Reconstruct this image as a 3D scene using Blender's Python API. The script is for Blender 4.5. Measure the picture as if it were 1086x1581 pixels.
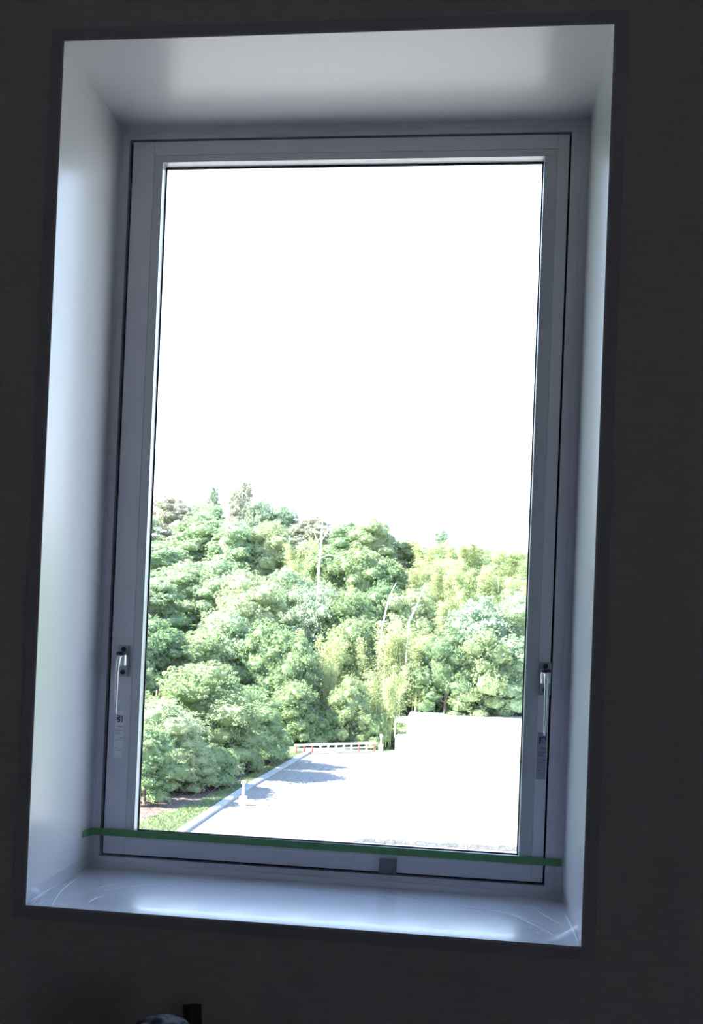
import bpy, bmesh, math, random
import numpy as np
from mathutils import Vector, Matrix
PI = math.pi
for o in list(bpy.data.objects): bpy.data.objects.remove(o)
S = bpy.context.scene
COL = S.collection

# ------------------------------------------------------------------ camera
CAM_P = (-0.12763156, 0.01652105, 0.04049426, 0.21532625, -1.53523366, 0.40926519, 1672.18229, -49.851954, 167.896867)
def cam_axes():
    yaw, pit, rol = CAM_P[:3]
    cy, sy, cp, sp = math.cos(yaw), math.sin(yaw), math.cos(pit), math.sin(pit)
    f = Vector((sy*cp, cy*cp, sp)); r = Vector((cy, -sy, 0)); u = r.cross(f)
    return r*math.cos(rol)+u*math.sin(rol), -r*math.sin(rol)+u*math.cos(rol), f
CR, CU, CF = cam_axes()
CP = Vector(CAM_P[3:6])
cam = bpy.data.cameras.new('camera'); cam_o = bpy.data.objects.new('camera', cam); COL.objects.link(cam_o)
cam_o.matrix_world = Matrix((( CR.x, CU.x, -CF.x, CP.x), (CR.y, CU.y, -CF.y, CP.y), (CR.z, CU.z, -CF.z, CP.z), (0,0,0,1)))
cam.sensor_fit = 'VERTICAL'; cam.sensor_height = 24
cam.lens = CAM_P[6]/1581*24
cam.shift_x = -CAM_P[7]/1581; cam.shift_y = CAM_P[8]/1581
cam.clip_start = 0.02; cam.clip_end = 1500
S.camera = cam_o
def ray(px, py):                       # survey helper: direction of a photo pixel
    return CF + CR*((px-543-CAM_P[7])/CAM_P[6]) - CU*((py-790.5-CAM_P[8])/CAM_P[6])
def at_y(px, py, y):
    d = ray(px, py); return CP + d*((y-CP.y)/d.y)
def at_z(px, py, z):
    d = ray(px, py); return CP + d*((z-CP.z)/d.z)

# ------------------------------------------------------------------ world, sun, exposure
S.view_settings.view_transform = 'Standard'; S.view_settings.look = 'None'
S.view_settings.gamma = 1; S.view_settings.use_curve_mapping = False
S.view_settings.exposure = 2.1
SKY = 1.3; SUN = 13.0
W = bpy.data.worlds.new('sky'); S.world = W; W.use_nodes = True
nt = W.node_tree; nt.nodes.clear()
tc = nt.nodes.new('ShaderNodeTexCoord'); sp_ = nt.nodes.new('ShaderNodeSeparateXYZ')
rp = nt.nodes.new('ShaderNodeValToRGB'); bg = nt.nodes.new('ShaderNodeBackground'); wo = nt.nodes.new('ShaderNodeOutputWorld')
nt.links.new(tc.outputs['Generated'], sp_.inputs[0]); nt.links.new(sp_.outputs['Z'], rp.inputs[0])
nt.links.new(rp.outputs[0], bg.inputs[0]); nt.links.new(bg.outputs[0], wo.inputs[0])
e = rp.color_ramp.elements
e[0].position = 0.0; e[0].color = (0.96, 0.97, 1.0, 1)
e[1].position = 1.0; e[1].color = (0.22, 0.40, 0.85, 1)
m_ = rp.color_ramp.elements.new(0.25); m_.color = (0.62, 0.78, 1.0, 1)
bg.inputs[1].default_value = SKY
sun = bpy.data.lights.new('sun', 'SUN'); sun.energy = SUN; sun.angle = 0.009; sun.color = (1.0, 0.95, 0.85)
sun_o = bpy.data.objects.new('sun', sun); COL.objects.link(sun_o)
sun_o.rotation_euler = Vector((0.80, 0.24, -0.74)).to_track_quat('-Z', 'Y').to_euler()
sun_o.location = (-60, -20, 60)

# ------------------------------------------------------------------ materials
def mat(name, col, rough=0.5, metal=0.0, spec=0.5, var=0.0, vscale=8.0, bump=0.0, bscale=60.0, col2=None, stretch=None, coat=0.0):
    m = bpy.data.materials.new(name); m.use_nodes = True; n = m.node_tree; b = n.nodes['Principled BSDF']
    b.inputs['Base Color'].default_value = (*col, 1); b.inputs['Roughness'].default_value = rough
    b.inputs['Metallic'].default_value = metal; b.inputs['Specular IOR Level'].default_value = spec
    if coat: b.inputs['Coat Weight'].default_value = coat; b.inputs['Coat Roughness'].default_value = 0.12
    t = n.nodes.new('ShaderNodeTexCoord'); mp = n.nodes.new('ShaderNodeMapping'); n.links.new(t.outputs['Object'], mp.inputs[0])
    if stretch: mp.inputs['Scale'].default_value = stretch
    if var or col2:
        nz = n.nodes.new('ShaderNodeTexNoise'); nz.inputs['Scale'].default_value = vscale; nz.inputs['Detail'].default_value = 6
        n.links.new(mp.outputs[0], nz.inputs[0])
        r = n.nodes.new('ShaderNodeValToRGB'); n.links.new(nz.outputs['Fac'], r.inputs[0]); n.links.new(r.outputs[0], b.inputs['Base Color'])
        c2 = col2 or tuple(min(1, c*(1+var)) for c in col); c1 = col if col2 else tuple(c*(1-var) for c in col)
        r.color_ramp.elements[0].position = .35; r.color_ramp.elements[1].position = .65
        r.color_ramp.elements[0].color = (*c1, 1); r.color_ramp.elements[1].color = (*c2, 1)
    if bump:
        nb = n.nodes.new('ShaderNodeTexNoise'); nb.inputs['Scale'].default_value = bscale; nb.inputs['Detail'].default_value = 4
        n.links.new(mp.outputs[0], nb.inputs[0]); bp = n.nodes.new('ShaderNodeBump'); bp.inputs['Strength'].default_value = bump; bp.inputs['Distance'].default_value = .002
        n.links.new(nb.outputs['Fac'], bp.inputs['Height']); n.links.new(bp.outputs[0], b.inputs['Normal'])
    return m
def foliage_mat(name, c1, c2, trans=0.42, hue=0.012):
    m = bpy.data.materials.new(name); m.use_nodes = True; n = m.node_tree; n.nodes.clear()
    out = n.nodes.new('ShaderNodeOutputMaterial'); d = n.nodes.new('ShaderNodeBsdfDiffuse'); tr = n.nodes.new('ShaderNodeBsdfTranslucent')
    mx = n.nodes.new('ShaderNodeMixShader'); mx.inputs[0].default_value = trans
    g = n.nodes.new('ShaderNodeNewGeometry'); t = n.nodes.new('ShaderNodeTexCoord')
    nz = n.nodes.new('ShaderNodeTexNoise'); nz.inputs['Scale'].default_value = 0.5; nz.inputs['Detail'].default_value = 2
    n.links.new(t.outputs['Object'], nz.inputs[0])
    oi = n.nodes.new('ShaderNodeObjectInfo')
    a = n.nodes.new('ShaderNodeMath'); a.operation = 'MULTIPLY_ADD'; a.inputs[1].default_value = .5
    n.links.new(g.outputs['Random Per Island'], a.inputs[0]); 
    b2 = n.nodes.new('ShaderNodeMath'); b2.operation = 'MULTIPLY_ADD'; b2.inputs[1].default_value = .9; b2.inputs[2].default_value = -.2
    n.links.new(nz.outputs['Fac'], b2.inputs[0]); n.links.new(b2.outputs[0], a.inputs[2])
    mc = n.nodes.new('ShaderNodeMix'); mc.data_type = 'RGBA'; mc.inputs['A'].default_value = (*c1, 1); mc.inputs['B'].default_value = (*c2, 1); mc.clamp_factor = True
    n.links.new(a.outputs[0], mc.inputs['Factor'])
    hs = n.nodes.new('ShaderNodeHueSaturation')
    h = n.nodes.new('ShaderNodeMapRange'); h.inputs['To Min'].default_value = .5-hue; h.inputs['To Max'].default_value = .5+hue
    n.links.new(oi.outputs['Random'], h.inputs['Value']); n.links.new(h.outputs[0], hs.inputs['Hue'])
    hs.inputs['Saturation'].default_value = .88
    n.links.new(mc.outputs['Result'], hs.inputs['Color'])
    n.links.new(hs.outputs[0], d.inputs[0]); n.links.new(hs.outputs[0], tr.inputs[0])
    n.links.new(d.outputs[0], mx.inputs[1]); n.links.new(tr.outputs[0], mx.inputs[2]); n.links.new(mx.outputs[0], out.inputs[0])
    return m
def clear_mat(name, tint, rough, gloss, white=0.0, wcol=(.8,.85,.9)):
    m = bpy.data.materials.new(name); m.use_nodes = True; n = m.node_tree; n.nodes.clear()
    out = n.nodes.new('ShaderNodeOutputMaterial'); tp = n.nodes.new('ShaderNodeBsdfTransparent'); tp.inputs[0].default_value = (*tint, 1)
    gl = n.nodes.new('ShaderNodeBsdfGlossy'); gl.inputs['Roughness'].default_value = rough
    fr = n.nodes.new('ShaderNodeLayerWeight'); fr.inputs[0].default_value = .5      # thin sheet: same from both sides
    pw = n.nodes.new('ShaderNodeMath'); pw.operation = 'POWER'; pw.inputs[1].default_value = 5
    ad = n.nodes.new('ShaderNodeMath'); ad.operation = 'MULTIPLY_ADD'; ad.inputs[1].default_value = .9; ad.inputs[2].default_value = .05
    n.links.new(fr.outputs['Facing'], pw.inputs[0]); n.links.new(pw.outputs[0], ad.inputs[0])
    mu = n.nodes.new('ShaderNodeMath'); mu.operation = 'MULTIPLY'; mu.inputs[1].default_value = gloss; mu.use_clamp = True
    mx = n.nodes.new('ShaderNodeMixShader'); n.links.new(ad.outputs[0], mu.inputs[0]); n.links.new(mu.outputs[0], mx.inputs[0])
    n.links.new(tp.outputs[0], mx.inputs[1]); n.links.new(gl.outputs[0], mx.inputs[2]); last = mx
    if white:
        d = n.nodes.new('ShaderNodeBsdfDiffuse'); d.inputs[0].default_value = (*wcol, 1)
        m2 = n.nodes.new('ShaderNodeMixShader'); m2.inputs[0].default_value = white
        n.links.new(mx.outputs[0], m2.inputs[1]); n.links.new(d.outputs[0], m2.inputs[2]); last = m2
    n.links.new(last.outputs[0], out.inputs[0]); return m
M = dict(
    wallpaper=mat('wallpaper', (.66, .61, .60), .85, bump=.2, bscale=220, var=.05, vscale=30, stretch=(1, 1, 4)),
    floor=mat('floor_vinyl', (.34, .32, .30), .5, var=.1),
    ceiling=mat('ceiling_board', (.75, .75, .74), .9, var=.03, bump=.3),
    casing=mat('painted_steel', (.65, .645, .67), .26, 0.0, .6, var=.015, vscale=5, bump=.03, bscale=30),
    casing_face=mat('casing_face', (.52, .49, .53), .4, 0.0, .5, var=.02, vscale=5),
    alu=mat('anodised_aluminium', (.76, .745, .82), .38, .05, .5, var=.02, vscale=20),
    bead=mat('glazing_bead', (.62, .63, .68), .32, .2, .5, var=.02, vscale=20),
    gasket=mat('black_rubber', (.012, .012, .018), .6, var=.1),
    chrome=mat('satin_chrome', (.95, .96, .97), .24, .55, .5, var=.03),
    plate=mat('zinc_plate', (.34, .36, .40), .35, .5, .5, var=.03),
    screw=mat('dark_screw', (.06, .06, .08), .4, .7),
    wire=mat('embedded_wire', (.45, .47, .52), .5, .3),
    sticker=mat('sticker_film', (.97, .97, .99), .35, var=.02),
    sticker2=mat('sticker_grey', (.36, .38, .46), .5, var=.03),
    ink=mat('ink', (.02, .02, .04), .6),
    ink2=mat('faint_ink', (.25, .26, .32), .6),
    tape=mat('green_tape', (.13, .31, .13), .6, var=.08, vscale=90, bump=.1, bscale=200),
    greytape=mat('grey_tape', (.20, .20, .24), .5, var=.1, vscale=60),
    glass=clear_mat('window_glass', (.97, .985, .98), 0.0, 1.0),
    film=clear_mat('clear_film', (.985, .985, .99), .22, .9),
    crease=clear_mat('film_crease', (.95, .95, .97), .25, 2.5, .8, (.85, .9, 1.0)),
    lot=mat('yard_paving', (.155, .15, .14), .9, var=.05, vscale=.3, bump=.2),
    kerb=mat('kerb_concrete', (.26, .28, .29), .9, var=.08, vscale=2),
    drain=mat('drain_cover', (.045, .042, .04), .8, var=.35, vscale=1.2),
    litter=mat('leaf_litter', (.04, .026, .022), .95, col2=(.11, .075, .065), vscale=2.2, bump=.5),  # browns darkened to hold the shade of the trees
    soil=mat('hillside_undergrowth', (.035, .07, .025), .95, col2=(.10, .16, .06), vscale=.8, bump=.5),
    white=mat('white_paint', (.85, .85, .84), .6, var=.03),
    roof=mat('roof_sheet', (.78, .78, .77), .7, var=.04),
    red=mat('red_paint', (.45, .10, .07), .6, var=.15),
    bark=mat('bark', (.16, .12, .10), .9, var=.25, vscale=3),
    pale_bark=mat('pale_bark', (.62, .58, .54), .85, var=.15, vscale=3),
    culm=mat('bamboo_culm', (.50, .52, .26), .6, var=.15, vscale=2),
    facade=mat('facade_tile', (.45, .43, .40), .7, var=.05),
    wood=mat('brown_wood', (.06, .035, .022), .7, var=.2, vscale=12, stretch=(1, 1, .1)),
    carton=mat('cardboard', (.22, .14, .08), .85, var=.08),
    bag=mat('dark_plastic', (.008, .009, .013), .6, 0, .2, var=.2, vscale=20),
    f_ever=foliage_mat('leaves_evergreen', (.13, .22, .09), (.32, .42, .20)),  # leaf colours below are paled to stand in for distance haze
    f_pine=foliage_mat('leaves_pine', (.17, .28, .14), (.37, .48, .28)),
    f_dark=foliage_mat('leaves_dark', (.09, .17, .07), (.22, .32, .16)),
    f_bamboo=foliage_mat('leaves_bamboo', (.27, .34, .13), (.47, .52, .26), .45),
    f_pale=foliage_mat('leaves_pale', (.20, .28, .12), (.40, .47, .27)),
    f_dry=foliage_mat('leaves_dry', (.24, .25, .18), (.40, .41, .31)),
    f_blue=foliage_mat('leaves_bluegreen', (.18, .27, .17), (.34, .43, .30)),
    grass=foliage_mat('grass', (.10, .15, .06), (.22, .28, .14), .4),
)

# ------------------------------------------------------------------ helpers
def link(name, me, parent=None, mats=None):
    o = bpy.data.objects.new(name, me); COL.objects.link(o)
    if parent is not None: o.parent = parent
    for m in (mats or []): me.materials.append(M[m] if isinstance(m, str) else m)
    return o
def obj(name, bm, mats, parent=None, smooth=False):
    me = bpy.data.meshes.new(name); bmesh.ops.recalc_face_normals(bm, faces=bm.faces); bm.to_mesh(me); bm.free()
    if smooth: me.polygons.foreach_set('use_smooth', [True]*len(me.polygons))
    return link(name, me, parent, mats if isinstance(mats, (list, tuple)) else [mats])
def box(bm, x0, x1, y0, y1, z0, z1, mi=0, bev=0.0):
    b = bm if not bev else bmesh.new()
    v = [b.verts.new((x, y, z)) for x in (x0, x1) for y in (y0, y1) for z in (z0, z1)]
    for q in ((0,1,3,2), (4,6,7,5), (0,4,5,1), (2,3,7,6), (0,2,6,4), (1,5,7,3)):
        f = b.faces.new([v[i] for i in q]); f.material_index = mi
    if bev:
        bmesh.ops.recalc_face_normals(b, faces=b.faces)
        bmesh.ops.bevel(b, geom=list(b.edges), offset=bev, segments=2, affect='EDGES', profile=.6)
        me = bpy.data.meshes.new('tmp'); b.to_mesh(me); b.free(); bm.from_mesh(me); bpy.data.meshes.remove(me)
    return bm
def tube(bm, pts, rad, n=8, mi=0, flat=1.0):
    pts = [Vector(p) for p in pts]; rad = rad if isinstance(rad, (list, tuple)) else [rad]*len(pts); rings = []
    ref = Vector((0, 0, 1))
    for i, p in enumerate(pts):
        t = (pts[min(i+1, len(pts)-1)] - pts[max(i-1, 0)]).normalized()
        if abs(t.dot(ref)) > .95: ref = Vector((1, 0, 0)) if abs(t.x) < .9 else Vector((0, 1, 0))
        a = t.cross(ref).normalized(); b = t.cross(a)
        rings.append([bm.verts.new(p + (a*math.cos(2*PI*k/n) + b*math.sin(2*PI*k/n)*flat)*rad[i]) for k in range(n)])
    for i in range(len(rings)-1):
        for k in range(n):
            f = bm.faces.new((rings[i][k], rings[i][(k+1) % n], rings[i+1][(k+1) % n], rings[i+1][k])); f.material_index = mi
    for r in (rings[0], rings[-1]):
        f = bm.faces.new(r); f.material_index = mi
    return bm
def lathe(bm, prof, c=(0, 0, 0), n=20, mi=0):
    rings = [[bm.verts.new((c[0]+r*math.cos(2*PI*k/n), c[1]+r*math.sin(2*PI*k/n), c[2]+z)) for k in range(n)] for r, z in prof]
    for i in range(len(rings)-1):
        for k in range(n):
            f = bm.faces.new((rings[i][k], rings[i][(k+1) % n], rings[i+1][(k+1) % n], rings[i+1][k])); f.material_index = mi
    bm.faces.new(rings[0]); bm.faces.new(rings[-1]); return bm
def empty(name, loc=(0, 0, 0), label=None, cat=None, group=None, kind=None, parent=None):
    o = bpy.data.objects.new(name, None); COL.objects.link(o); o.location = loc; o.empty_display_size = .1
    if parent is not None: o.parent = parent
    return tag(o, label, cat, group, kind)
def tag(o, label=None, cat=None, group=None, kind=None):
    if label: o['label'] = label
    if cat: o['category'] = cat
    if group: o['group'] = group
    if kind: o['kind'] = kind
    return o
def struct(name, bm, m, label=None, cat=None):
    return tag(obj(name, bm, m), label, cat, kind='structure')

# ------------------------------------------------------------------ room shell
OW, OH, D = .40, 1.2839, .2783          # half width, height and depth of the window recess
CW = .0195                              # casing face width
FZ, CZ = -.95, 1.85                     # floor, ceiling
RX0, RX1, RY0 = -3.6, 3.4, -7.0
WY0, WY1 = .006, .44
ow, z0, z1 = OW+.0042, -.0042, OH+.0042
bm = bmesh.new()
box(bm, RX0-.2, -ow, WY0, WY1, FZ, CZ); box(bm, ow, RX1+.2, WY0, WY1, FZ, CZ)
box(bm, -ow, ow, WY0, WY1, FZ, z0); box(bm, -ow, ow, WY0, WY1, z1, CZ)
struct('wall_front', bm, 'wallpaper', 'dark papered wall in shade around the window', 'wall')
struct('wall_left', box(bmesh.new(), RX0-.2, RX0, RY0, WY0, FZ, CZ), 'wallpaper', 'papered side wall left of the window wall', 'wall')
bm = bmesh.new(); SW = (-5.2, -4.3, 0.1, 1.1)      # unseen opening added in the right wall to fill the room with daylight
for q in ((RY0, SW[0], FZ, CZ), (SW[1], WY0, FZ, CZ), (SW[0], SW[1], FZ, SW[2]), (SW[0], SW[1], SW[3], CZ)): box(bm, RX1, RX1+.2, *q)
struct('wall_right', bm, 'wallpaper', 'papered side wall right of the window wall', 'wall')
struct('wall_back', box(bmesh.new(), RX0-.2, RX1+.2, RY0-.2, RY0, FZ, CZ), 'wallpaper', 'papered back wall facing the window', 'wall')
struct('floor', box(bmesh.new(), RX0-.2, RX1+.2, RY0-.2, WY1, FZ-.2, FZ), 'floor', 'dark vinyl floor of the room', 'floor')
struct('ceiling', box(bmesh.new(), RX0-.2, RX1+.2, RY0-.2, WY1, CZ, CZ+.2), 'ceiling', 'pale board ceiling of the room', 'ceiling')
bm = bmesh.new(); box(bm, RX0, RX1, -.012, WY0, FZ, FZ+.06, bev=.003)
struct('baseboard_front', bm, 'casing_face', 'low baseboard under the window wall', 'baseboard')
w2 = empty('fill_window', (RX1+.1, SW[0], SW[2]), 'unseen window added in the right wall for fill light', 'window', kind='structure')
h2, l2 = SW[3]-SW[2], SW[1]-SW[0]
bm = bmesh.new()
for q in ((0, .05, 0, h2), (l2-.05, l2, 0, h2), (.05, l2-.05, 0, .05), (.05, l2-.05, h2-.05, h2)): box(bm, -.04, .04, *q)
obj('outer_frame', bm, 'alu', w2); obj('glass_pane', box(bmesh.new(), -.004, .004, .05, l2-.05, .05, h2-.05), 'glass', w2)
GZ = -11.6
struct('wall_facade', box(bmesh.new(), RX0-9, RX1+9, RY0-.2, WY1, GZ, FZ-.2), 'facade', 'lower storeys of the building below the room', 'wall')

# ------------------------------------------------------------------ window
win = empty('window_1', (0, D, 0), 'tall grey aluminium pivot window in a deep white steel recess', 'window', kind='structure')
def wp(name, bm, m, parent=None, smooth=False):      # a part of the window: built in world space, moved under it
    o = obj(name, bm, m, parent or win, smooth)
    for v in o.data.vertices: v.co.y -= D
    return o
# recess lining: four plates, each a part
T = .0035
bm = box(bmesh.new(), -OW-T, OW+T, 0, D+.02, OH, OH+T); tag(wp('head_lining', bm, 'casing'), 'pale painted top lining of the recess')
bm = box(bmesh.new(), -OW-T, -OW, 0, D+.02, 0, OH); wp('jamb_lining', bm, 'casing')
bm = box(bmesh.new(), OW, OW+T, 0, D+.02, 0, OH); wp('jamb_lining', bm, 'casing')
bm = box(bmesh.new(), -OW-T, OW+T, 0, D+.02, -T, 0); tag(wp('sill_lining', bm, 'casing'), 'pale painted sill plate, shiny with sky light')
# casing face round the recess
def ringbox(bm, xo0, xo1, zo0, zo1, xi0, xi1, zi0, zi1, y0, y1, mi=0):
    o = [(xo0, zo0), (xo1, zo0), (xo1, zo1), (xo0, zo1)]; i = [(xi0, zi0), (xi1, zi0), (xi1, zi1), (xi0, zi1)]
    vo = [[bm.verts.new((x, y, z)) for x, z in o] for y in (y0, y1)]; vi = [[bm.verts.new((x, y, z)) for x, z in i] for y in (y0, y1)]
    for k in range(4):
        l = (k+1) % 4
        for q in ((vo[0][k], vo[0][l], vi[0][l], vi[0][k]), (vo[1][k], vi[1][k], vi[1][l], vo[1][l]), (vo[0][k], vo[1][k], vo[1][l], vo[0][l]), (vi[0][k], vi[0][l], vi[1][l], vi[1][k])):
            f = bm.faces.new(q); f.material_index = mi
    return bm
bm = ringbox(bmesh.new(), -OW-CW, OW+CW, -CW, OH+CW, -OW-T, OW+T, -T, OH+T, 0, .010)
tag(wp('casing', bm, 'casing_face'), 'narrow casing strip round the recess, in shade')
# fixed outer frame: stepped profile (outer step nearer the room at the reveal side)
FLx, FRx, FBz, FTz = -.3842, .3717, .0200, 1.2650       # inner edge of the fixed frame
SL, SR, SB, ST = -.3772, .3682, .0252, 1.2603           # sash outer edge
bm = ringbox(bmesh.new(), -OW, OW, 0, OH, FLx, FRx, FBz, FTz, D, D+.07)
ringbox(bm, -OW, OW, 0, OH, -.3945, .3885, .0105, 1.274, D-.004, D)
wp('outer_frame', bm, 'alu')
bm = ringbox(bmesh.new(), FLx, FRx, FBz, FTz, SL-.001, SR+.001, SB-.001, ST+.001, D+.016, D+.06)
tag(wp('gasket', bm, 'gasket'), 'black rubber gasket in the gap round the sash')
# sash: two stiles, two rails, four beads
GL, GR, GB, GT = -.3235, .3285, .0635, 1.2245           # sight line
SY = D-.001
def bar(name, x0, x1, zz0, zz1, m, y0=SY, y1=D+.05, b=.0009, label=None):
    o = wp(name, box(bmesh.new(), x0, x1, y0, y1, zz0, zz1, bev=b), m)
    if label: o['label'] = label
    return o
bar('stile', SL, -.3385, SB, ST, 'alu'); bar('stile', .3495, SR, SB, ST, 'alu')
bar('top_rail', -.3385, .3495, 1.2365, ST, 'alu'); bar('bottom_rail', -.3385, .3495, SB, .0525, 'alu')
bar('glazing_bead', -.3385, GL, GB, GT, 'bead', y0=SY+.001, y1=D+.0235, b=.0006); bar('glazing_bead', GR, .3495, GB, GT, 'bead', y0=SY+.001, y1=D+.0235, b=.0006)
bar('glazing_bead', -.3385, .3495, GT, 1.2365, 'bead', y0=SY+.001, y1=D+.0235, b=.0006); bar('glazing_bead', -.3385, .3495, .0525, GB, 'bead', y0=SY+.001, y1=D+.0235, b=.0006)
bm = ringbox(bmesh.new(), GL-.004, GR+.004, GB-.004, GT+.004, GL+.0022, GR-.0022, GB+.0022, GT-.003, D+.0215, D+.0245)
tag(wp('glazing_seal', bm, 'gasket'), 'black seal round the glass')
pane = wp('glass_pane', box(bmesh.new(), GL-.004, GR+.004, D+.0250, D+.0318, GB-.004, GT+.004), 'glass'); pane['label'] = 'clear wired glass pane'
# embedded diamond wire
bm = bmesh.new(); sp = .0165*math.sqrt(2)*1.0; wy = D+.0285; wr = .00019
for sgn in (1, -1):
    c = -2.0
    while c < 2.0:
        # line z = sgn*x + c clipped to the pane
        xs = []
        x0_, x1_ = GL, GR
        lo = (GB-c)/sgn; hi = (GT-c)/sgn
        a, b = max(x0_, min(lo, hi)), min(x1_, max(lo, hi))
        if b-a > .002:
            p, q = Vector((a, wy, sgn*a+c)), Vector((b, wy, sgn*b+c)); tube(bm, (p, q), wr, 4)
        c += sp
w = obj('wire_mesh', bm, 'wire', pane)
for v in w.data.vertices: v.co.y -= D
w['label'] = 'fine diamond wire mesh inside the glass'; w['kind'] = 'stuff'
# outdoor sill and outer flashing
bm = box(bmesh.new(), -.44, .44, D+.07, WY1+.03, -.03, -.004); wp('outer_sill', bm, 'alu')

# handles
def handle(cx, top, label):
    h = empty('window_handle', (0, 0, 0), parent=win); h['label'] = label
    def hp(name, bm, m, smooth=False):
        o = obj(name, bm, m, h, smooth)
        for v in o.data.vertices: v.co.y -= D
        return o
    f = D-.001
    hp('base_plate', box(bmesh.new(), cx-.0095, cx+.0095, f-.007, f, top-.0535, top, bev=.0015), 'plate')
    for zz in (top-.0065, top-.046):
        b = bmesh.new(); lathe(b, [(.0042, 0), (.0042, .0015), (.0025, .0024), (.0006, .0018)], n=14)
        for v in b.verts: v.co = Vector((cx+v.co.x, f-.007-v.co.z, zz+v.co.y))
        hp('screw', b, 'screw')
    # boss: upright round barrel standing off the plate, with a dark piece on top as the hollow's shadow
    b = bmesh.new(); lathe(b, [(.0072, -.0185), (.0085, -.0175), (.0085, 0), (.0078, .001)], (cx, f-.0155, top-.0165), n=24)
    box(b, cx-.0072, cx+.0072, f-.016, f-.006, top-.034, top-.018)
    tag(hp('boss', b, 'chrome', False), 'bright barrel of the handle')
    b = bmesh.new(); lathe(b, [(.0088, 0), (.0092, .003), (.0075, .0055)], (cx-.0004, f-.0155, top-.0165), n=20)
    hp('hollow_shade', b, 'screw')  # shadow of the hollow, made as a dark solid
    # lever: flat curved arm from the boss out and down
    pts = [(-.020, -.0185), (-.027, -.0190), (-.033, -.022), (-.0375, -.031), (-.039, -.050), (-.0385, -.080), (-.037, -.103), (-.035, -.1175)]
    b = bmesh.new(); rings = []
    for i, (py, pz) in enumerate(pts):
        a = Vector(pts[max(0, i-1)]); c = Vector(pts[min(len(pts)-1, i+1)]); t = (c-a).normalized(); nn = Vector((-t.y, t.x))
        wd = .0050-.00046*i; th = .0015
        rings.append([b.verts.new((cx+sx*wd, f+py+nn.x*th*sz, top+pz+nn.y*th*sz)) for sx, sz in [(math.cos(2*PI*k/12), 1.6*math.sin(2*PI*k/12)) for k in range(12)]])
    for i in range(len(rings)-1):
        for k in range(12): b.faces.new((rings[i][k], rings[i][(k+1) % 12], rings[i+1][(k+1) % 12], rings[i+1][k]))
    b.faces.new(rings[0]); b.faces.new(rings[-1])
    tag(hp('lever', b, 'chrome', True), 'chrome lever hanging down')
    return h
handle(-.3535, .3842, 'chrome lever handle on the left stile'); handle(.3600, .3858, 'chrome lever handle on the right stile')

# stickers with lettering
def glyph(ch, size, loc, m, parent, name='lettering'):
    cu = bpy.data.curves.new('txt', 'FONT'); cu.body = ch; cu.size = size; cu.align_x = 'CENTER'; cu.extrude = .0001; cu.offset = size*.03
    t = bpy.data.objects.new('txt', cu); COL.objects.link(t); bpy.context.view_layer.update()
    me = bpy.data.meshes.new_from_object(t.evaluated_get(bpy.context.evaluated_depsgraph_get())); bpy.data.objects.remove(t)
    me.materials.clear(); me.materials.append(M[m])
    if len(me.vertices):
        xs = [v.co.x for v in me.vertices]; ys = [v.co.y for v in me.vertices]; mx, my = (min(xs)+max(xs))/2, (min(ys)+max(ys))/2
        for v in me.vertices: v.co = Vector((loc[0]+v.co.x-mx, loc[1]-v.co.z, loc[2]+v.co.y-my))
    return link(name, me, parent)
def sticker(cx, zt, zb, wd, m, ch, inkm, label, marks):
    st = wp('sticker', box(bmesh.new(), cx-wd/2, cx+wd/2, SY-.0004, SY-.0001, zb, zt), m); st['label'] = label
    y = SY-.0006-D
    glyph(ch, .0125, (cx+.0003, y, zt-.0125), 'ink', st)['label'] = 'bold character '+ch
    b = bmesh.new(); rnd = random.Random(4)
    for (u0, u1, fz, th) in marks:
        x = cx-wd/2+u0*wd; xe = cx-wd/2+u1*wd; zz = zt-fz
        while x < xe:
            l = rnd.uniform(.0007, .0016); box(b, x, min(x+l, xe), y, y+.0001, zz-th/2*rnd.uniform(.6, 1), zz+th/2*rnd.uniform(.6, 1)); x += l+.0004
    obj('small_print', b, inkm, st)
    return st
MK = [(.38, .92, .0262, .0014), (.12, .42, .0330, .0015), (.52, .92, .0330, .0015), (.25, .45, .0358, .001), (.5, .62, .0358, .001), (.12, .35, .0383, .0016), (.4, .8, .0383, .001),
      (.6, .9, .0450, .0015), (.14, .9, .0493, .0008), (.12, .4, .0630, .0013), (.3, .85, .0668, .0012)]
sticker(-.3575, .2700, .1912, .0162, 'sticker', '引', 'ink2', 'pale sticker below the left handle', MK)
sticker(.3590, .2705, .1935, .0150, 'sticker2', '押', 'ink', 'grey sticker below the right handle', MK)

# ------------------------------------------------------------------ masking tape with clear film over the sill
mf = empty('masking_film', (0, D, .06), 'clear plastic film hung from green masking tape over the window sill', 'plastic sheet')
def mp_(name, bm, m, smooth=False):
    o = obj(name, bm, m, mf, smooth)
    for v in o.data.vertices: v.co.y -= D; v.co.z -= .06
    return o
def strip(bm, pts, h, th, nrm_of):
    # upright ribbon following pts (x,y,z centre) with given height
    rings = []
    for i, p in enumerate(pts):
        n_ = nrm_of(i); p = Vector(p)
        rings.append([bm.verts.new(p+Vector((0, 0, s*h/2))+n_*t) for s, t in ((-1, 0), (1, 0), (1, th), (-1, th))])
    for i in range(len(rings)-1):
        for k in range(4): bm.faces.new((rings[i][k], rings[i][(k+1) % 4], rings[i+1][(k+1) % 4], rings[i+1][k]))
    bm.faces.new(rings[0]); bm.faces.new(rings[-1])
TY = D-.0045
pl = at_y(165, 1284.5, TY); pm = at_y(500, 1307, TY); pr = at_y(835, 1330, TY)
def tape_z(x): 
    u = (x-pl.x)/(pr.x-pl.x); zl, zm, zr = pl.z, pm.z, pr.z
    a = 2*(zl+zr-2*zm); b = zr-zl-a; return a*u*u+b*u+zl
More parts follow.
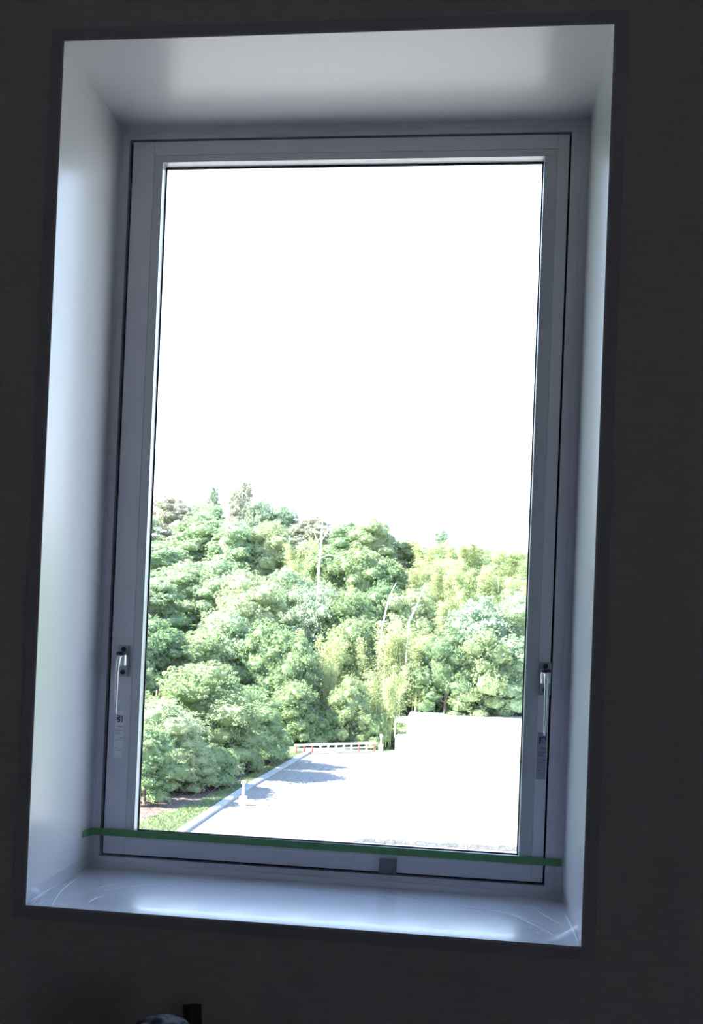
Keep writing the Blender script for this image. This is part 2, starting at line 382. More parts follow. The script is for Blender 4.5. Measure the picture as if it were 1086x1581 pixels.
pts = [(-OW+.0008, .232, tape_z(-OW)+.001), (-OW+.0008, .26, tape_z(-OW)), (-OW+.0035, TY-.002, tape_z(-OW))]
pts += [(x, TY-.0002+.0*x, tape_z(x)) for x in np.linspace(-.393, .398, 30)]
nr = [Vector((-1, 0, 0))*-1]*2+[Vector((1, -1, 0)).normalized()]+[Vector((0, -1, 0))]*30
bm = bmesh.new(); strip(bm, pts, .0122, .0004, lambda i: nr[i]); mp_('green_tape', bm, 'tape')
# film: profile swept over x
prof = [(TY-.0012, .054), (TY-.003, .040), (TY-.006, .024), (TY-.014, .011), (TY-.03, .005), (TY-.06, .0028), (.15, .0022), (.08, .002), (.03, .002), (.004, .0022), (-.0018, .0008), (-.0025, -.006), (-.003, -.05), (-.002, -.12), (-.001, -.20), (-.001, -.25)]
xs = np.linspace(-.3975, .3975, 90); bm = bmesh.new(); rnd = random.Random(7); grid = []
for x in xs:
    row = []
    for j, (y, z) in enumerate(prof):
        ed = max(0, abs(x)-.345)/.055
        lift = .022*ed**2 if 3 <= j <= 9 else (.006*ed**2 if j in (2, 10) else 0)
        wv = .0008*math.sin(x*37+y*60)*(1 if 2 < j < 10 else 0)+.0006*math.sin(x*90+z*30+2)*(1 if j > 11 else 0)
        if j < 11: row.append(bm.verts.new((x, y, z+lift+abs(wv))))
        else: row.append(bm.verts.new((x, y-abs(wv)*1.5, z)))
    grid.append(row)
for i in range(len(xs)-1):
    for j in range(len(prof)-1): bm.faces.new((grid[i][j], grid[i+1][j], grid[i+1][j+1], grid[i][j+1]))
mp_('plastic_sheet', bm, 'film', True)
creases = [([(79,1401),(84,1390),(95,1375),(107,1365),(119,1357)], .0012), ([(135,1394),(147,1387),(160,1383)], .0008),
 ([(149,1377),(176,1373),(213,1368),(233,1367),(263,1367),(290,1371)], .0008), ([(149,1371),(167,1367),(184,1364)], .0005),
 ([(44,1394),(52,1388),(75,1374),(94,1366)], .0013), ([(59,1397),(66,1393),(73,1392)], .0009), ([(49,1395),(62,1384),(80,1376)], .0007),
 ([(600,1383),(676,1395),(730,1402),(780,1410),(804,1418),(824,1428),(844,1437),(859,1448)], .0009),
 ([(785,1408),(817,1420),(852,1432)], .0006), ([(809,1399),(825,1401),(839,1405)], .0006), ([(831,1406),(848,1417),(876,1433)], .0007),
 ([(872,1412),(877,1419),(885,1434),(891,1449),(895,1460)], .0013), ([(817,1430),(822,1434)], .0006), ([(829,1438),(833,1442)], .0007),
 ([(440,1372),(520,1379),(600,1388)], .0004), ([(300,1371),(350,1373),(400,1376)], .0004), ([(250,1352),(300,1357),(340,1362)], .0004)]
bm = bmesh.new()
for c, r in creases:
    P = []
    for a, b in c:
        p = at_z(a, b, .005); p.x = max(-.3965, min(.3965, p.x)); p.y = min(p.y, D-.02); P.append(p)
    # smooth by subdivision
    Q = []
    for i in range(len(P)-1):
        for t in np.linspace(0, 1, 4, endpoint=False):
            p0, p1, p2, p3 = P[max(0, i-1)], P[i], P[i+1], P[min(len(P)-1, i+2)]
            Q.append(.5*((2*p1)+(p2-p0)*t+(2*p0-5*p1+4*p2-p3)*t*t+(3*p1-p0-3*p2+p3)*t**3))
    Q.append(P[-1]); n = len(Q)
    tube(bm, Q, [1.4*r*(.25+.75*math.sin(PI*(i+.3)/(n-.4))) for i in range(n)], 6, flat=.6)
tag(mp_('film_crease', bm, 'crease', True), 'bright creases in the clear film', kind='stuff')
# grey patch on bottom rail
a, b = at_y(586, 1325, D-.006), at_y(612, 1351, D-.006)
bm = box(bmesh.new(), a.x, b.x, D-.0062, D-.0052, b.z, a.z, bev=.0003); 
for k in range(3): tube(bm, [(b.x-.018+k*.002, D-.0066, b.z+.002+k*.0012), (b.x-.012+k*.001, D-.0072, b.z+.003), (b.x-.008, D-.0066, b.z+.001+k*.001)], .0004, 5)
tag(obj('tape_patch', bm, 'greytape'), 'small square grey tape patch on the window bottom rail', 'tape')

# ------------------------------------------------------------------ things at the foot of the wall
cx_, cy_ = -.16, -.22
bm = box(bmesh.new(), cx_-.06, cx_+.09, cy_-.08, cy_+.10, FZ, FZ+.81, bev=.004)
cb = obj('carton', bm, 'carton'); tag(cb, 'tall brown carton standing under the window carrying a bag', 'box')
bm = bmesh.new(); bmesh.ops.create_icosphere(bm, subdivisions=5, radius=1)
rnd = random.Random(3); ks = [(Vector((rnd.uniform(-1, 1), rnd.uniform(-1, 1), rnd.uniform(-1, 1))).normalized(), rnd.uniform(4, 13), rnd.uniform(0, 6)) for _ in range(16)]
for v in bm.verts:
    d = v.co.normalized(); s = 1+sum(.022*abs(math.sin(k.dot(d)*f+p)) for k, f, p in ks)-.16
    v.co = Vector((d.x*.045*s, d.y*.045*s, max(-.03, d.z*.034*s)))
p = at_y(258, 1562, -.2)
bag = obj('plastic_bag', bm, 'bag', smooth=True); top = FZ+.81+.03
bag.location = (p.x-.005, -.2, top)
bag.scale = (1, 1, 1); tag(bag, 'dark crumpled plastic bag below the window at left', 'bag')
for v in bag.data.vertices:
    if v.co.z > 0: v.co.z *= 1
q = at_y(298, 1549, -.03); 
bm = bmesh.new(); tube(bm, [(q.x+.10, -.20, FZ), (q.x, -.035, q.z)], .0135, 4)
tag(obj('wooden_batten', bm, 'wood'), 'brown wooden batten leaning against the wall under the window', 'batten')

# ------------------------------------------------------------------ outdoors: ground
EX, EY = -17.2, 117.5
def terrain(x, y):
    dx, dy = max(0, EX-x), max(0, y-EY)
    s = math.hypot(dx, dy)
    s = max(0, s-4.5); z = .385*s if s < 76 else .385*76+(s-76)*.02
    z = z*min(1, s/5)
    return GZ + z + .5*math.sin(x*.21+1)*math.sin(y*.17)*min(1, s/10)
bm = box(bmesh.new(), -15.8, 40, .6, EY-.6, GZ-.4, GZ)
struct('ground', bm, 'lot', 'sunlit paved yard below the window', 'ground')
xs = np.arange(-130, 110, 3.0); ys = np.arange(0, 260, 3.0); bm = bmesh.new(); g = {}
for i, x in enumerate(xs):
    for j, y in enumerate(ys):
        z = terrain(x, y)-.02 if (x < EX or y > EY) else GZ-.05
        g[i, j] = bm.verts.new((x, y, z))
for i in range(len(xs)-1):
    for j in range(len(ys)-1):
        f = bm.faces.new((g[i, j], g[i+1, j], g[i+1, j+1], g[i, j+1])); f.smooth = True
struct('hillside', bm, 'soil', 'wooded hillside rising behind the yard', 'hill')
# leaf litter bed and grass verge beside the kerb
def ground_patch(name, poly, m, z, label, cat, kind='structure'):
    b = bmesh.new(); top = [b.verts.new((x, y, z)) for x, y in poly]; bot = [b.verts.new((x, y, z-.12)) for x, y in poly]
    b.faces.new(top); b.faces.new(bot[::-1]); n = len(poly)
    for k in range(n): b.faces.new((top[k], bot[k], bot[(k+1) % n], top[(k+1) % n]))
    return tag(obj(name, b, m), label, cat, kind=kind)
ground_patch('leaf_litter', [(-22.5, 60), (-17, 60), (-17, 72), (-16.9, 85), (-16.5, 100), (-16.1, 111), (-22.5, 111)], 'litter', GZ+.03, 'brown leaf litter under the trees beside the kerb', 'ground cover', 'stuff')
ground_patch('grass_verge', [(-20.5, 58), (-16.1, 58), (-16.15, 84), (-15.55, 103), (-15.2, 112), (-16.2, 112), (-16.6, 100), (-17.1, 85), (-17.7, 73), (-19.0, 67)], 'grass', GZ+.05, 'sunlit grass verge between leaf litter and kerb', 'grass', 'stuff')
def leaf_mesh(name, C, N, L, Wd, mats):
    # C centres, N normals, L lengths, Wd widths -> folded diamond leaves
    n = len(C); rng = np.random.default_rng(n)
    t = rng.normal(size=(n, 3)); t -= (t*N).sum(1, keepdims=True)*N; t /= np.linalg.norm(t, axis=1, keepdims=True)+1e-9
    s = np.cross(N, t)
    V = np.stack([C-t*L[:, None]*.5, C+s*Wd[:, None]*.5-N*L[:, None]*.08, C+t*L[:, None]*.5-N*L[:, None]*.12, C-s*Wd[:, None]*.5-N*L[:, None]*.08], 1).reshape(-1, 3)
    return V, n
def build_leaves(name, V, n, extra=None):
    me = bpy.data.meshes.new(name)
    F = np.arange(n*4, dtype=np.int32); ls = np.arange(0, n*4, 4, dtype=np.int32); lt = np.full(n, 4, np.int32)
    if extra is not None:
        EV, EF = extra; off = len(V); V = np.vstack([V, EV]); F = np.concatenate([F, (EF+off).ravel().astype(np.int32)])
        ls = np.concatenate([ls, n*4+np.arange(0, len(EF)*3, 3, dtype=np.int32)]); lt = np.concatenate([lt, np.full(len(EF), 3, np.int32)])
    me.vertices.add(len(V)); me.vertices.foreach_set('co', V.astype(np.float32).ravel())
    me.loops.add(len(F)); me.loops.foreach_set('vertex_index', F)
    me.polygons.add(len(ls)); me.polygons.foreach_set('loop_start', ls); me.polygons.foreach_set('loop_total', lt)
    me.update(calc_edges=True); return me
rg = np.random.default_rng(5)
n = 9000; yy = rg.uniform(60, 111, n); edge = np.interp(yy, [58, 84, 103, 112], [-16.1, -16.15, -15.55, -15.2]); ei = np.interp(yy, [58, 67, 73, 85, 100, 112], [-20.4, -19, -17.7, -17.2, -16.7, -16.2])
xx = ei+(edge-ei)*rg.uniform(0, 1, n)**.8; C = np.stack([xx, yy, np.full(n, GZ+.12)], 1); N = rg.normal(size=(n, 3)); N[:, 2] *= .3; N /= np.linalg.norm(N, axis=1, keepdims=True)
V, k = leaf_mesh('g', C, N, rg.uniform(.15, .32, n), rg.uniform(.05, .1, n), None)
tag(link('grass_tufts', build_leaves('grass_tufts', V, k), None, ['grass']), 'green grass tufts growing along the kerb', 'grass', kind='stuff')
# kerb
bm = bmesh.new(); K = [(-16.05, 56), (-16.05, 83), (-15.45, 102), (-15.1, 112)]
for i in range(3):
    a, b = K[i], K[i+1]
    v = [bm.verts.new((x+dx, y, z)) for (x, y) in (a, b) for dx in (-.05, .5) for z in (GZ-.1, GZ+.17)]
    for qd in ((0,1,3,2), (4,6,7,5), (0,4,5,1), (2,3,7,6), (0,2,6,4), (1,5,7,3)): bm.faces.new([v[j] for j in qd])
struct('kerb', bm, 'kerb', 'pale concrete kerb between the yard and the trees', 'kerb')
# drain strip near the building
a, b = at_z(548, 1296, GZ), at_z(835, 1312, GZ); d = (b-a).normalized(); nn = Vector((-d.y, d.x, 0))
bm = bmesh.new(); L = (b-a).length; k = int(L/.6)
for i in range(k):
    p0 = a+d*(i*L/k); p1 = a+d*((i+.94)*L/k); w0, w1 = -.9+.15*math.sin(i*1.7), .35+.25*math.sin(i*2.3)
    v = [bm.verts.new(Vector((p.x, p.y, GZ))+nn*w+Vector((0, 0, z))) for p in (p0, p1) for w in (w0, w1) for z in (-.02, .03)]
    for qd in ((0,1,3,2), (4,6,7,5), (0,4,5,1), (2,3,7,6), (0,2,6,4), (1,5,7,3)): bm.faces.new([v[j] for j in qd])
tag(obj('drain_channel', bm, 'drain'), 'grey drain channel crossing the near edge of the yard', 'drain')

# bollard lights
def bollard(x, y, sc, label):
    r = empty('bollard_light', (x, y, GZ), label, 'bollard light', 'white bollard lights at the yard edge')
    o = obj('base', box(bmesh.new(), -.25, .25, -.25, .25, 0, .62, bev=.03), 'white', r)
    o = obj('pole', lathe(bmesh.new(), [(.10, .6), (.09, .7), (.08, 1.42), (.10, 1.46)], n=16), 'white', r, True)
    prof = [(.02, 1.44)]+[(.17*math.sin(PI*(k+.5)/11), 1.60-.17*math.cos(PI*(k+.5)/11)) for k in range(11)]+[(.01, 1.77)]
    o = obj('lamp_globe', lathe(bmesh.new(), prof, n=18), 'white', r, True)
    r.scale = (sc, sc, sc); return r
p = at_z(375, 1243, GZ); bollard(p.x, p.y, 1.0, 'white globe-topped bollard light by the kerb at the near left')
p = at_z(588, 1158.5, GZ); bollard(p.x, p.y, 1.0, 'far white bollard light at the right end of the guard rail')
# guard rail
a, b = at_z(457, 1164, GZ), at_z(577, 1160, GZ); d = b-a; L = d.length
gr = empty('guard_rail', (a.x, a.y, GZ), 'low white guard rail with red posts at the far yard edge', 'rail')
gr.rotation_euler.z = math.atan2(d.y, d.x)
obj('rail_board', box(bmesh.new(), -.2, L+.1, -.32, .02, .82, 1.02, bev=.02), 'white', gr)
obj('rail_board', box(bmesh.new(), -.2, L+.1, -.05, .02, .38, .52, bev=.02), 'white', gr)
k = 11
for i in range(k):
    x = L*i/(k-1)
    obj('post', box(bmesh.new(), x-.07, x+.07, -.12, .0, 0, .84, bev=.01), 'red' if i in (0, 1, 2, 8, 10) else 'white', gr)
# white low building
bx0, bx1, by0, by1 = -4.9, 22, 116.4, 130; bz = -7.88
bl = empty('low_building', (bx0, by0, GZ), 'low white flat-roofed building at the far right of the yard', 'building')
def bp(name, x0, x1, y0, y1, zz0, zz1, m):
    return obj(name, box(bmesh.new(), x0-bx0, x1-bx0, y0-by0, y1-by0, zz0-GZ, zz1-GZ), m, bl)
bp('wall', bx0, bx1, by0, by1, GZ, bz-.3, 'white'); bp('roof', bx0-.12, bx1+.1, by0-.12, by1+.1, bz-.3, bz, 'roof')
bp('annex_wall', bx0-1.25, bx0, by0+1.5, by1-4, GZ, bz-2.1, 'white'); bp('annex_roof', bx0-1.4, bx0, by0+1.2, by1-4, bz-.55, bz-.40, 'roof')
bp('annex_post', bx0-1.35, bx0-1.25, by0+1.3, by0+1.4, bz-2.2, bz-.55, 'white')
for i in range(4): 
    w_ = bp('window', 1.2+i*4.6, 3.4+i*4.6, by0-.03, by0+.02, GZ+1.0, GZ+2.3, 'white')

# ------------------------------------------------------------------ trees
_ico = {}
def ico(sub):
    if sub not in _ico:
        b = bmesh.new(); bmesh.ops.create_icosphere(b, subdivisions=sub, radius=1); b.verts.index_update()
        _ico[sub] = (np.array([v.co[:] for v in b.verts]), np.array([[v.index for v in f.verts] for f in b.faces])); b.free()
    return _ico[sub]
def crown(seed, lobes, puff, nleaf, leaf, dens=1.0, core=.80, up=.35, droop=0.0):
    """lobes: (x,y,z,rx,rz). Returns leaf verts and core."""
    r = np.random.default_rng(seed); Cs = []; Ns = []; EV = []; EF = []; off = 0
    Lb = np.array(lobes)
    for (x, y, z, rx, rz) in lobes:
        area = 4*PI*rx*rx*.9; k = int(area/(puff*puff*1.5)*dens)
        d = r.normal(size=(k, 3)); d /= np.linalg.norm(d, axis=1, keepdims=True); d = d[d[:, 2] > -.55]
        c = np.array([x, y, z])+d*np.array([rx, rx, rz])*(r.uniform(.72, 1.30, (len(d), 1)))
        keep = np.ones(len(c), bool)
        for (a, b, e_, rr, rz2) in lobes:
            if (a, b, e_) == (x, y, z): continue
            q = ((c-np.array([a, b, e_]))/np.array([rr, rr, rz2])); keep &= (q*q).sum(1) > .72
        c = c[keep]; d = d[keep]
        for cc, dd in zip(c, d):
            ps = puff*r.uniform(.55, 1.25); m = int(nleaf*r.uniform(.7, 1.2))
            e_ = r.normal(size=(m, 3)); e_ /= np.linalg.norm(e_, axis=1, keepdims=True)
            e_ += dd*.55+np.array([0, 0, up]); e_ /= np.linalg.norm(e_, axis=1, keepdims=True)
            pc = cc+e_*ps*r.uniform(.6, 1, (m, 1)); pc[:, 2] -= droop*r.uniform(0, 1, m)
            nn_ = e_+r.normal(size=(m, 3))*.45; nn_ /= np.linalg.norm(nn_, axis=1, keepdims=True)
            Cs.append(pc); Ns.append(nn_)
        if core:
            v, f = ico(3); nz = 1+.07*np.sin(v[:, :1]*7+x)+.07*np.sin(v[:, 1:2]*8+z)+.05*np.sin(v[:, 2:]*9+y)
            EV.append(np.array([x, y, z])+v*nz*np.array([rx, rx, rz])*core); EF.append(f+off); off += len(v)
    C = np.vstack(Cs); N = np.vstack(Ns); n = len(C); L = leaf*r.uniform(.6, 1.3, n)
    V, k = leaf_mesh('x', C, N, L, L*r.uniform(.35, .6, n), None)
    return build_leaves('foliage', V, k, (np.vstack(EV), np.vstack(EF)) if core else None)
def round_lobes(seed, H, R, n=8, base=.35, flat=.8):
    r = random.Random(seed); out = [(0, 0, H*.60, R*.60, H*.33)]
    for i in range(n):
        a = 2.4*i+r.uniform(-.4, .4); z = H*(base+(.84-base)*(i+.5)/n); rr = R*r.uniform(.20, .44); dd = R*r.uniform(.52, .74)*math.sqrt(max(.12, 1-((z/H-.42)/.58)**2))
        out.append((math.cos(a)*dd, math.sin(a)*dd, z, rr, rr*flat))
    out.append((r.uniform(-.2, .2)*R, r.uniform(-.2, .2)*R, H-R*.36, R*.40, R*.36))
    return out
def trunk_mesh(seed, H, R, r0=.22, limbs=5, base=.35):
    r = random.Random(seed); b = bmesh.new()
    pts = [(r.uniform(-.1, .1)*i, r.uniform(-.1, .1)*i, H*.8*i/5) for i in range(6)]
    tube(b, pts, [r0*(1-.15*i) for i in range(6)], 8)
    for k in range(limbs):
        a = r.uniform(0, 2*PI); z = H*r.uniform(base*.6, .65); e_ = R*r.uniform(.5, .8)
        tube(b, [(0, 0, z), (math.cos(a)*e_*.5, math.sin(a)*e_*.5, z+H*.08), (math.cos(a)*e_, math.sin(a)*e_, z+H*.2)], [r0*.45, r0*.3, r0*.1], 6)
    me = bpy.data.meshes.new('trunk'); b.to_mesh(me); b.free(); return me
def bamboo_meshes(seed, H=12, R=3.2, n=11):
    r = random.Random(seed); rn = np.random.default_rng(seed); b = bmesh.new(); Cs = []; Ns = []; Ls = []
    for k in range(n):
        a = r.uniform(0, 2*PI); d0 = R*.6*math.sqrt(r.random()); x, y = math.cos(a)*d0, math.sin(a)*d0; h = H*r.uniform(.78, 1.0)
        la = a+r.uniform(-.8, .8); ln = r.uniform(.6, 1.5); pts = []
        for i in range(9):
            t = i/8; bend = ln*t**3; pts.append(Vector((x+math.cos(la)*bend, y+math.sin(la)*bend, h*t*(1-.04*t))))
        tube(b, pts, [.065*(1-.85*i/8) for i in range(9)], 6)
        for j in range(60):
            t = r.uniform(.10, 1.0)**.8; f = t*8; i = min(7, int(f)); p = pts[i].lerp(pts[i+1], f-i)
            w = (1.15*(1-t)+.25)*r.uniform(.3, 1); aa = r.uniform(0, 2*PI); m = 22
            c = np.array([p.x+math.cos(aa)*w, p.y+math.sin(aa)*w, p.z+r.uniform(-.1, .35)])
            pc = c+rn.normal(size=(m, 3))*np.array([.24, .24, .17]); pc[:, 2] -= .3*np.hypot(pc[:, 0]-c[0], pc[:, 1]-c[1])
            nn_ = rn.normal(size=(m, 3))*.5+np.array([math.cos(aa)*.5, math.sin(aa)*.5, .7]); nn_ /= np.linalg.norm(nn_, axis=1, keepdims=True)
            Cs.append(pc); Ns.append(nn_)
    C = np.vstack(Cs); N = np.vstack(Ns); L = rn.uniform(.18, .36, len(C)); V, k = leaf_mesh('x', C, N, L, L*.26, None)
    tm = bpy.data.meshes.new('culms'); b.to_mesh(tm); b.free()
    return build_leaves('foliage', V, k), tm
PROTO = {}
def proto(kind, v):
    key = (kind, v)
    if key in PROTO: return PROTO[key]
    sd = {'evergreen': 10, 'pine': 30, 'dark': 50, 'bamboo': 70, 'pale': 90, 'dry': 110, 'blue': 130, 'shrub': 150}[kind]+v
    if kind == 'bamboo':
        fo, tr = bamboo_meshes(sd); fo.materials.append(M['f_bamboo']); tr.materials.append(M['culm'])
    else:
        H, R = 12, 4.2
        if kind in ('evergreen', 'dark'): fo = crown(sd, round_lobes(sd, H, R, 20, .10), .38, 17, .24)
        elif kind == 'pine': fo = crown(sd, round_lobes(sd, H, R, 22, .10, .75), .34, 17, .22, up=.5)
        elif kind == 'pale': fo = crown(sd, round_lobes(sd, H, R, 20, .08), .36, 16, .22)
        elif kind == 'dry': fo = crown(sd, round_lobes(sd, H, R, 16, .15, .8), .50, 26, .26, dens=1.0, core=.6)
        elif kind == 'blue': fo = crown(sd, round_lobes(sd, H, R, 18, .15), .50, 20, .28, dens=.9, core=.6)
        else:
            H, R = 4, 3; fo = crown(sd, round_lobes(sd, H, R, 12, .12, .7), .28, 18, .17)
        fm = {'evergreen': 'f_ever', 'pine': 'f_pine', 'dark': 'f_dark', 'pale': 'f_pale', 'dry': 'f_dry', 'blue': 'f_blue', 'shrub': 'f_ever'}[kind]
        fo.materials.append(M[fm]); tr = trunk_mesh(sd, H, R, .22 if H > 5 else .12, limbs=6 if kind != 'dry' else 9); tr.materials.append(M['pale_bark' if kind in ('dry', 'pale') else 'bark'])
    PROTO[key] = (fo, tr); return PROTO[key]
BASE = dict(shrub=(4, 3), bamboo=(12, 3.2))
NAMES = dict(evergreen='evergreen_tree', pine='pine_tree', dark='dark_evergreen_tree', bamboo='bamboo_clump', pale='pale_tree', dry='sparse_tree', blue='grey_green_tree', shrub='shrub')
GROUPS = dict(evergreen='broadleaf evergreens on the hillside', pine='pines on the hillside', dark='dark evergreens on the hillside', bamboo='bamboo clumps on the hillside', pale='pale-leaved trees on the hillside', dry='thin-leaved trees on the ridge', blue='grey-green trees on the ridge', shrub='shrubs at the foot of the wood')
log = []
def tree(kind, v, px, py, y, r, label, hmin=3.0):
    p = at_y(px, py, y); gz = terrain(p.x, p.y) if (p.x < EX or p.y > EY) else GZ
    h = p.z-gz; log.append((kind, px, py, y, round(h, 1), round(p.x, 1)))
    h = max(hmin, h); bh, br = BASE.get(kind, (12, 4.2))
    fo, tr = proto(kind, v); rr = random.Random(px*7+py)
    root = empty(NAMES[kind], (p.x, p.y, gz), label, 'bamboo' if kind == 'bamboo' else ('shrub' if kind == 'shrub' else 'tree'), GROUPS[kind])
    root.rotation_euler.z = rr.uniform(0, 2*PI); root.scale = (r/br, r/br, h/bh)
    link('foliage', fo, root); link('culms' if kind == 'bamboo' else 'trunk', tr, root)
TREES = [
 # ridge: haze of distance is put into the paler leaf kinds
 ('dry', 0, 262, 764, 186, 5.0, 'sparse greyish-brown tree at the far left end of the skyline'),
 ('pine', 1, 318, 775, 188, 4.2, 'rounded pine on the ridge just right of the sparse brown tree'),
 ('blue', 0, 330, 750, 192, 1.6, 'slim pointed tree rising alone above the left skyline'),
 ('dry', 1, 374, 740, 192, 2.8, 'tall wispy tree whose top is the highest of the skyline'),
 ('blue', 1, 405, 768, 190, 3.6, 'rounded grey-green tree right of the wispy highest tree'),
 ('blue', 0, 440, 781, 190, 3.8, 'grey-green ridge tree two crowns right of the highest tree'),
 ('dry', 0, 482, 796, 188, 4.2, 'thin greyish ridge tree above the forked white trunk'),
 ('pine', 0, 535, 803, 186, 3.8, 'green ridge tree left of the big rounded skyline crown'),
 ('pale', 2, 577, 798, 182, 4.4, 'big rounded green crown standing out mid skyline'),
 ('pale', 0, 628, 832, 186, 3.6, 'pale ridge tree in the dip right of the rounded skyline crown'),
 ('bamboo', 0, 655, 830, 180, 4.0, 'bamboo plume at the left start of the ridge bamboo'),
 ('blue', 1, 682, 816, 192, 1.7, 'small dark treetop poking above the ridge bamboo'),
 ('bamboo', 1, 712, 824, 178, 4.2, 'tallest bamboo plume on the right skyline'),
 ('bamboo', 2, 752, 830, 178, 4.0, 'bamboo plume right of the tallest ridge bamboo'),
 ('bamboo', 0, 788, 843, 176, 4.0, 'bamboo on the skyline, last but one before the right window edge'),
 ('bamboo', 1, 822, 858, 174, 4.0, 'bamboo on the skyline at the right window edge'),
 ('pine', 0, 205, 790, 180, 5, 'pine on the ridge hidden behind the left window stile'),
 ('bamboo', 2, 862, 862, 172, 4.2, 'bamboo on the ridge hidden behind the right window stile'),
 # second row
 ('pine', 1, 250, 838, 164, 4.6, 'pale pine below the sparse brown skyline tree'),
 ('pine', 0, 308, 792, 172, 5.0, 'large pine crown just under the left skyline'),
 ('pine', 2, 362, 802, 168, 4.8, 'pine under the wispy highest tree'),
 ('pale', 1, 418, 806, 170, 4.2, 'pale yellowish tree below the grey-green ridge trees'),
 ('bamboo', 1, 463, 822, 166, 3.4, 'yellow-green bamboo tuft left of the forked white trunk'),
 ('evergreen', 2, 508, 846, 162, 4.0, 'green tree behind the forked white trunk'),
 ('evergreen', 0, 556, 848, 160, 4.2, 'green tree right below the rounded skyline crown'),
 ('dark', 0, 602, 862, 162, 3.8, 'dark evergreen at the left border of the upper bamboo'),
 ('bamboo', 2, 640, 862, 162, 3.8, 'upper slope bamboo beside the dark evergreen'),
 ('bamboo', 0, 682, 858, 162, 4.0, 'upper slope bamboo directly under the small dark treetop'),
 ('bamboo', 1, 725, 866, 160, 4.0, 'upper slope bamboo under the tallest ridge plume'),
 ('bamboo', 2, 770, 878, 160, 4.0, 'upper slope bamboo above the big blue-green crown'),
 ('bamboo', 0, 812, 892, 158, 4.0, 'upper slope bamboo touching the right window edge'),
 # third row
 ('pine', 2, 236, 893, 142, 4.6, 'pine at the left window edge, halfway up the slope'),
 ('pine', 0, 292, 868, 150, 5.0, 'pine crown halfway up the slope, second from the left edge'),
 ('pine', 1, 345, 862, 148, 4.6, 'pine in the left middle of the slope behind the large pale pine'),
 ('pale', 2, 386, 884, 136, 5.6, 'large pale rounded pine-like crown in the left centre of the wood'),
 ('pine', 0, 440, 880, 146, 4.6, 'pine right of the large pale crown'),
 ('blue', 1, 492, 902, 142, 3.8, 'grey-green tree under the forked white trunk'),
 ('evergreen', 1, 540, 912, 142, 4.0, 'green tree at the centre of the slope'),
 ('dark', 1, 588, 900, 146, 3.6, 'dark green tree with leaning pale stems before it'),
 ('pale', 0, 632, 912, 144, 3.8, 'pale tree between the leaning white stems'),
 ('bamboo', 1, 680, 905, 144, 3.8, 'mid slope bamboo left of the big blue-green crown'),
 ('blue', 0, 745, 925, 134, 5.0, 'big soft blue-green crown on the right of the slope'),
 ('pine', 2, 800, 915, 138, 4.6, 'pine beside the right window edge, mid slope'),
 # fourth row
 ('dark', 0, 248, 955, 118, 4.0, 'dark green crown at the left window edge above the big front tree'),
 ('evergreen', 2, 300, 975, 120, 4.2, 'green crown just above the big rounded front tree'),
 ('pine', 1, 352, 945, 126, 4.2, 'pine crown in front of the large pale crown at its left'),
 ('evergreen', 0, 412, 962, 124, 4.2, 'leafy green tree below the large pale crown'),
 ('dark', 1, 458, 985, 122, 3.2, 'dark green tree in the hollow beside the yellow bamboo'),
 ('bamboo', 2, 497, 968, 128, 3.2, 'yellow bamboo clump at the centre of the wood'),
 ('evergreen', 1, 540, 955, 132, 3.6, 'green tree between two yellow bamboo clumps'),
 ('bamboo', 0, 588, 950, 130, 4.0, 'bright yellow-green bamboo right of centre'),
 ('bamboo', 1, 640, 958, 130, 4.0, 'bright bamboo under the leaning white stems'),
 ('dark', 2, 692, 972, 128, 4.0, 'dark evergreen above the white building'),
 ('evergreen', 2, 745, 975, 128, 4.0, 'green tree under the big blue-green crown'),
 ('pine', 0, 795, 985, 130, 4.2, 'pine at the right window edge above the white building'),
 # front edge
 ('evergreen', 1, 322, 1024, 90, 4.8, 'big rounded light green tree at the near left edge of the wood'),
 ('evergreen', 2, 398, 1062, 98, 3.2, 'rounded evergreen casting shade on the kerb'),
 ('pale', 1, 252, 1082, 78, 3.6, 'pale-leaved tree at the lower left window corner'),
 ('pale', 2, 285, 1135, 79, 2.6, 'low pale bushy tree in front of the big rounded tree'),
 ('evergreen', 0, 228, 1120, 72, 2.4, 'bushy tree nearest the lower left corner of the glass'),
 ('shrub', 0, 335, 1162, 82, 2.0, 'low shrub beside the leaf litter behind the near bollard light'),
 ('shrub', 1, 375, 1160, 92, 2.0, 'low dark shrub under the rounded evergreen'),
 ('shrub', 2, 420, 1135, 102, 2.2, 'shrub at the end of the kerb under the trees'),
 ('evergreen', 1, 452, 1052, 118, 3.0, 'tree behind the left end of the guard rail'),
 ('bamboo', 0, 505, 1012, 124, 2.6, 'narrow yellow bamboo behind the small round tree'),
 ('evergreen', 2, 545, 1046, 120, 2.6, 'round dark-topped tree behind the middle of the guard rail'),
 ('shrub', 0, 492, 1098, 119.5, 2.6, 'shrub behind the left half of the guard rail'),
 ('shrub', 1, 575, 1105, 120, 2.0, 'shrub behind the far bollard light'),
 ('bamboo', 1, 595, 1018, 123, 3.2, 'yellow bamboo behind the left corner of the white building'),
 ('bamboo', 2, 640, 1024, 133, 3.0, 'yellow bamboo above the roof of the white building'),
 ('dark', 0, 690, 1030, 134, 3.4, 'dark tree right behind the white building roof'),
 ('pale', 0, 755, 1026, 134, 3.8, 'pale round tree behind the white building at right'),
 ('pine', 1, 806, 1030, 134, 3.8, 'pine behind the white building by the right window edge'),
 ('shrub', 2, 640, 1085, 132, 2.6, 'shrub above the left end of the white roof'),
 ('shrub', 0, 720, 1080, 132, 3.0, 'shrub above the middle of the white roof'),
]
for t in TREES: tree(*t)
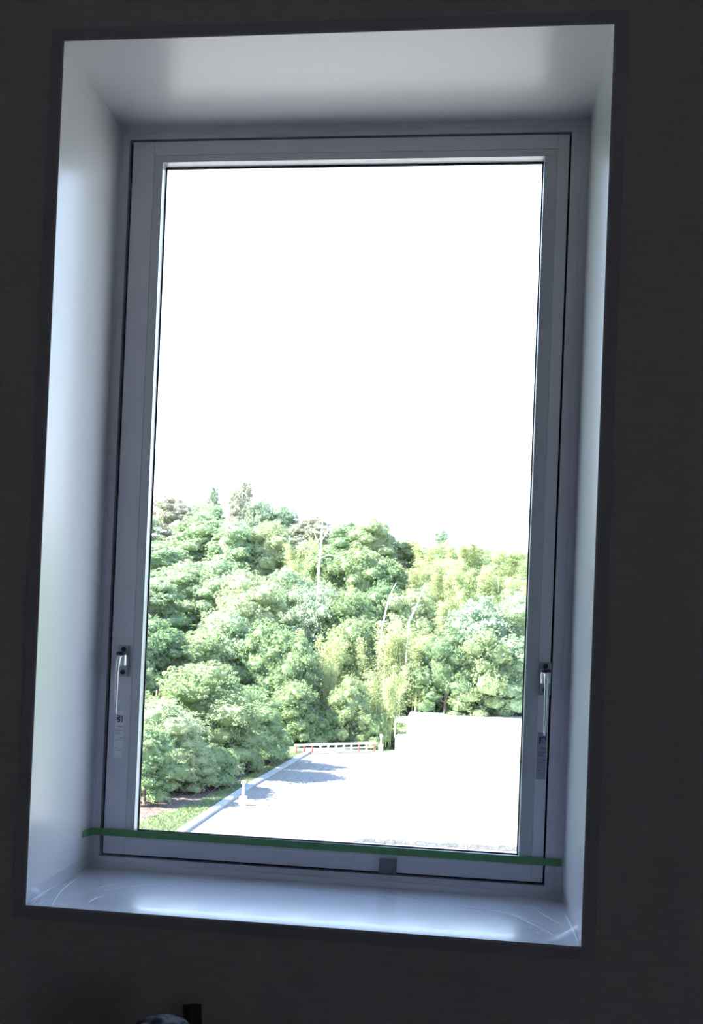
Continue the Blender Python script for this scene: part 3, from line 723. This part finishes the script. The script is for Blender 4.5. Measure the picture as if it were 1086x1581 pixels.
# the wood goes on beyond both window edges
for i, (px, py, y, kind) in enumerate([(905, 880, 172, 'bamboo'), (955, 900, 170, 'bamboo'), (1005, 905, 172, 'pine'), (1060, 905, 174, 'evergreen'), (1120, 910, 172, 'pine'), (860, 925, 150, 'bamboo'), (915, 945, 150, 'evergreen'),
    (975, 955, 150, 'pine'), (1040, 960, 152, 'dark'), (1110, 960, 152, 'evergreen'), (865, 985, 134, 'evergreen'), (930, 1000, 134, 'pine'), (1000, 1005, 134, 'evergreen'), (1075, 1010, 136, 'pine'), (1150, 1010, 138, 'dark'),
    (150, 800, 172, 'pine'), (90, 810, 172, 'evergreen'), (180, 880, 140, 'pine'), (110, 900, 138, 'evergreen'), (185, 970, 112, 'evergreen'), (120, 980, 108, 'pine'), (170, 1060, 84, 'evergreen'), (100, 1070, 84, 'pale')]):
    side = 'right' if px > 500 else 'left'
    tree(kind, i % 2, px, py, y, 4.6, f'{NAMES[kind].replace("_", " ")} of the wood beyond the {side} edge of the window glass')
for l in log:
    if l[4] < 3 or l[4] > 17: print('TREE height', l)
# forked white trunk and leaning stems
def stem(name, lines, y, label, m='pale_bark', r=.13):
    p0 = at_y(*lines[0][0], y); gz = terrain(p0.x, p0.y); root_p = Vector((p0.x, p0.y, gz)); b = bmesh.new()
    for li, ln in enumerate(lines):
        P = [at_y(a, c, y)-root_p for a, c in ln]
        if li == 0: P = [Vector((P[0].x-.2, 0, 0))]+P
        n = len(P); rr = r if li == 0 else r*.5; tube(b, P, [rr*(1-.7*i/(n-1)) for i in range(n)], 7)
    o = obj(name, b, m, smooth=True); o.location = root_p; return tag(o, label, 'tree', None)
stem('bare_tree', [[(493, 872), (496, 845), (497, 820), (499, 800)], [(496, 845), (489, 832), (484, 818)], [(497, 835), (505, 822), (512, 812)], [(494, 862), (508, 857), (526, 861), (536, 870)]], 152, 'forked bare white trunk standing out against the upper wood', r=.2)
stem('bare_tree', [[(590, 970), (598, 935), (606, 912), (612, 900)]], 139, 'leaning bare white stem, left one of the two', r=.16)
stem('bare_tree', [[(632, 960), (644, 935), (652, 915), (657, 900)], [(640, 940), (648, 935), (655, 934)]], 139, 'leaning bare white stem, right one of the two', r=.18)
bpy.context.view_layer.update()
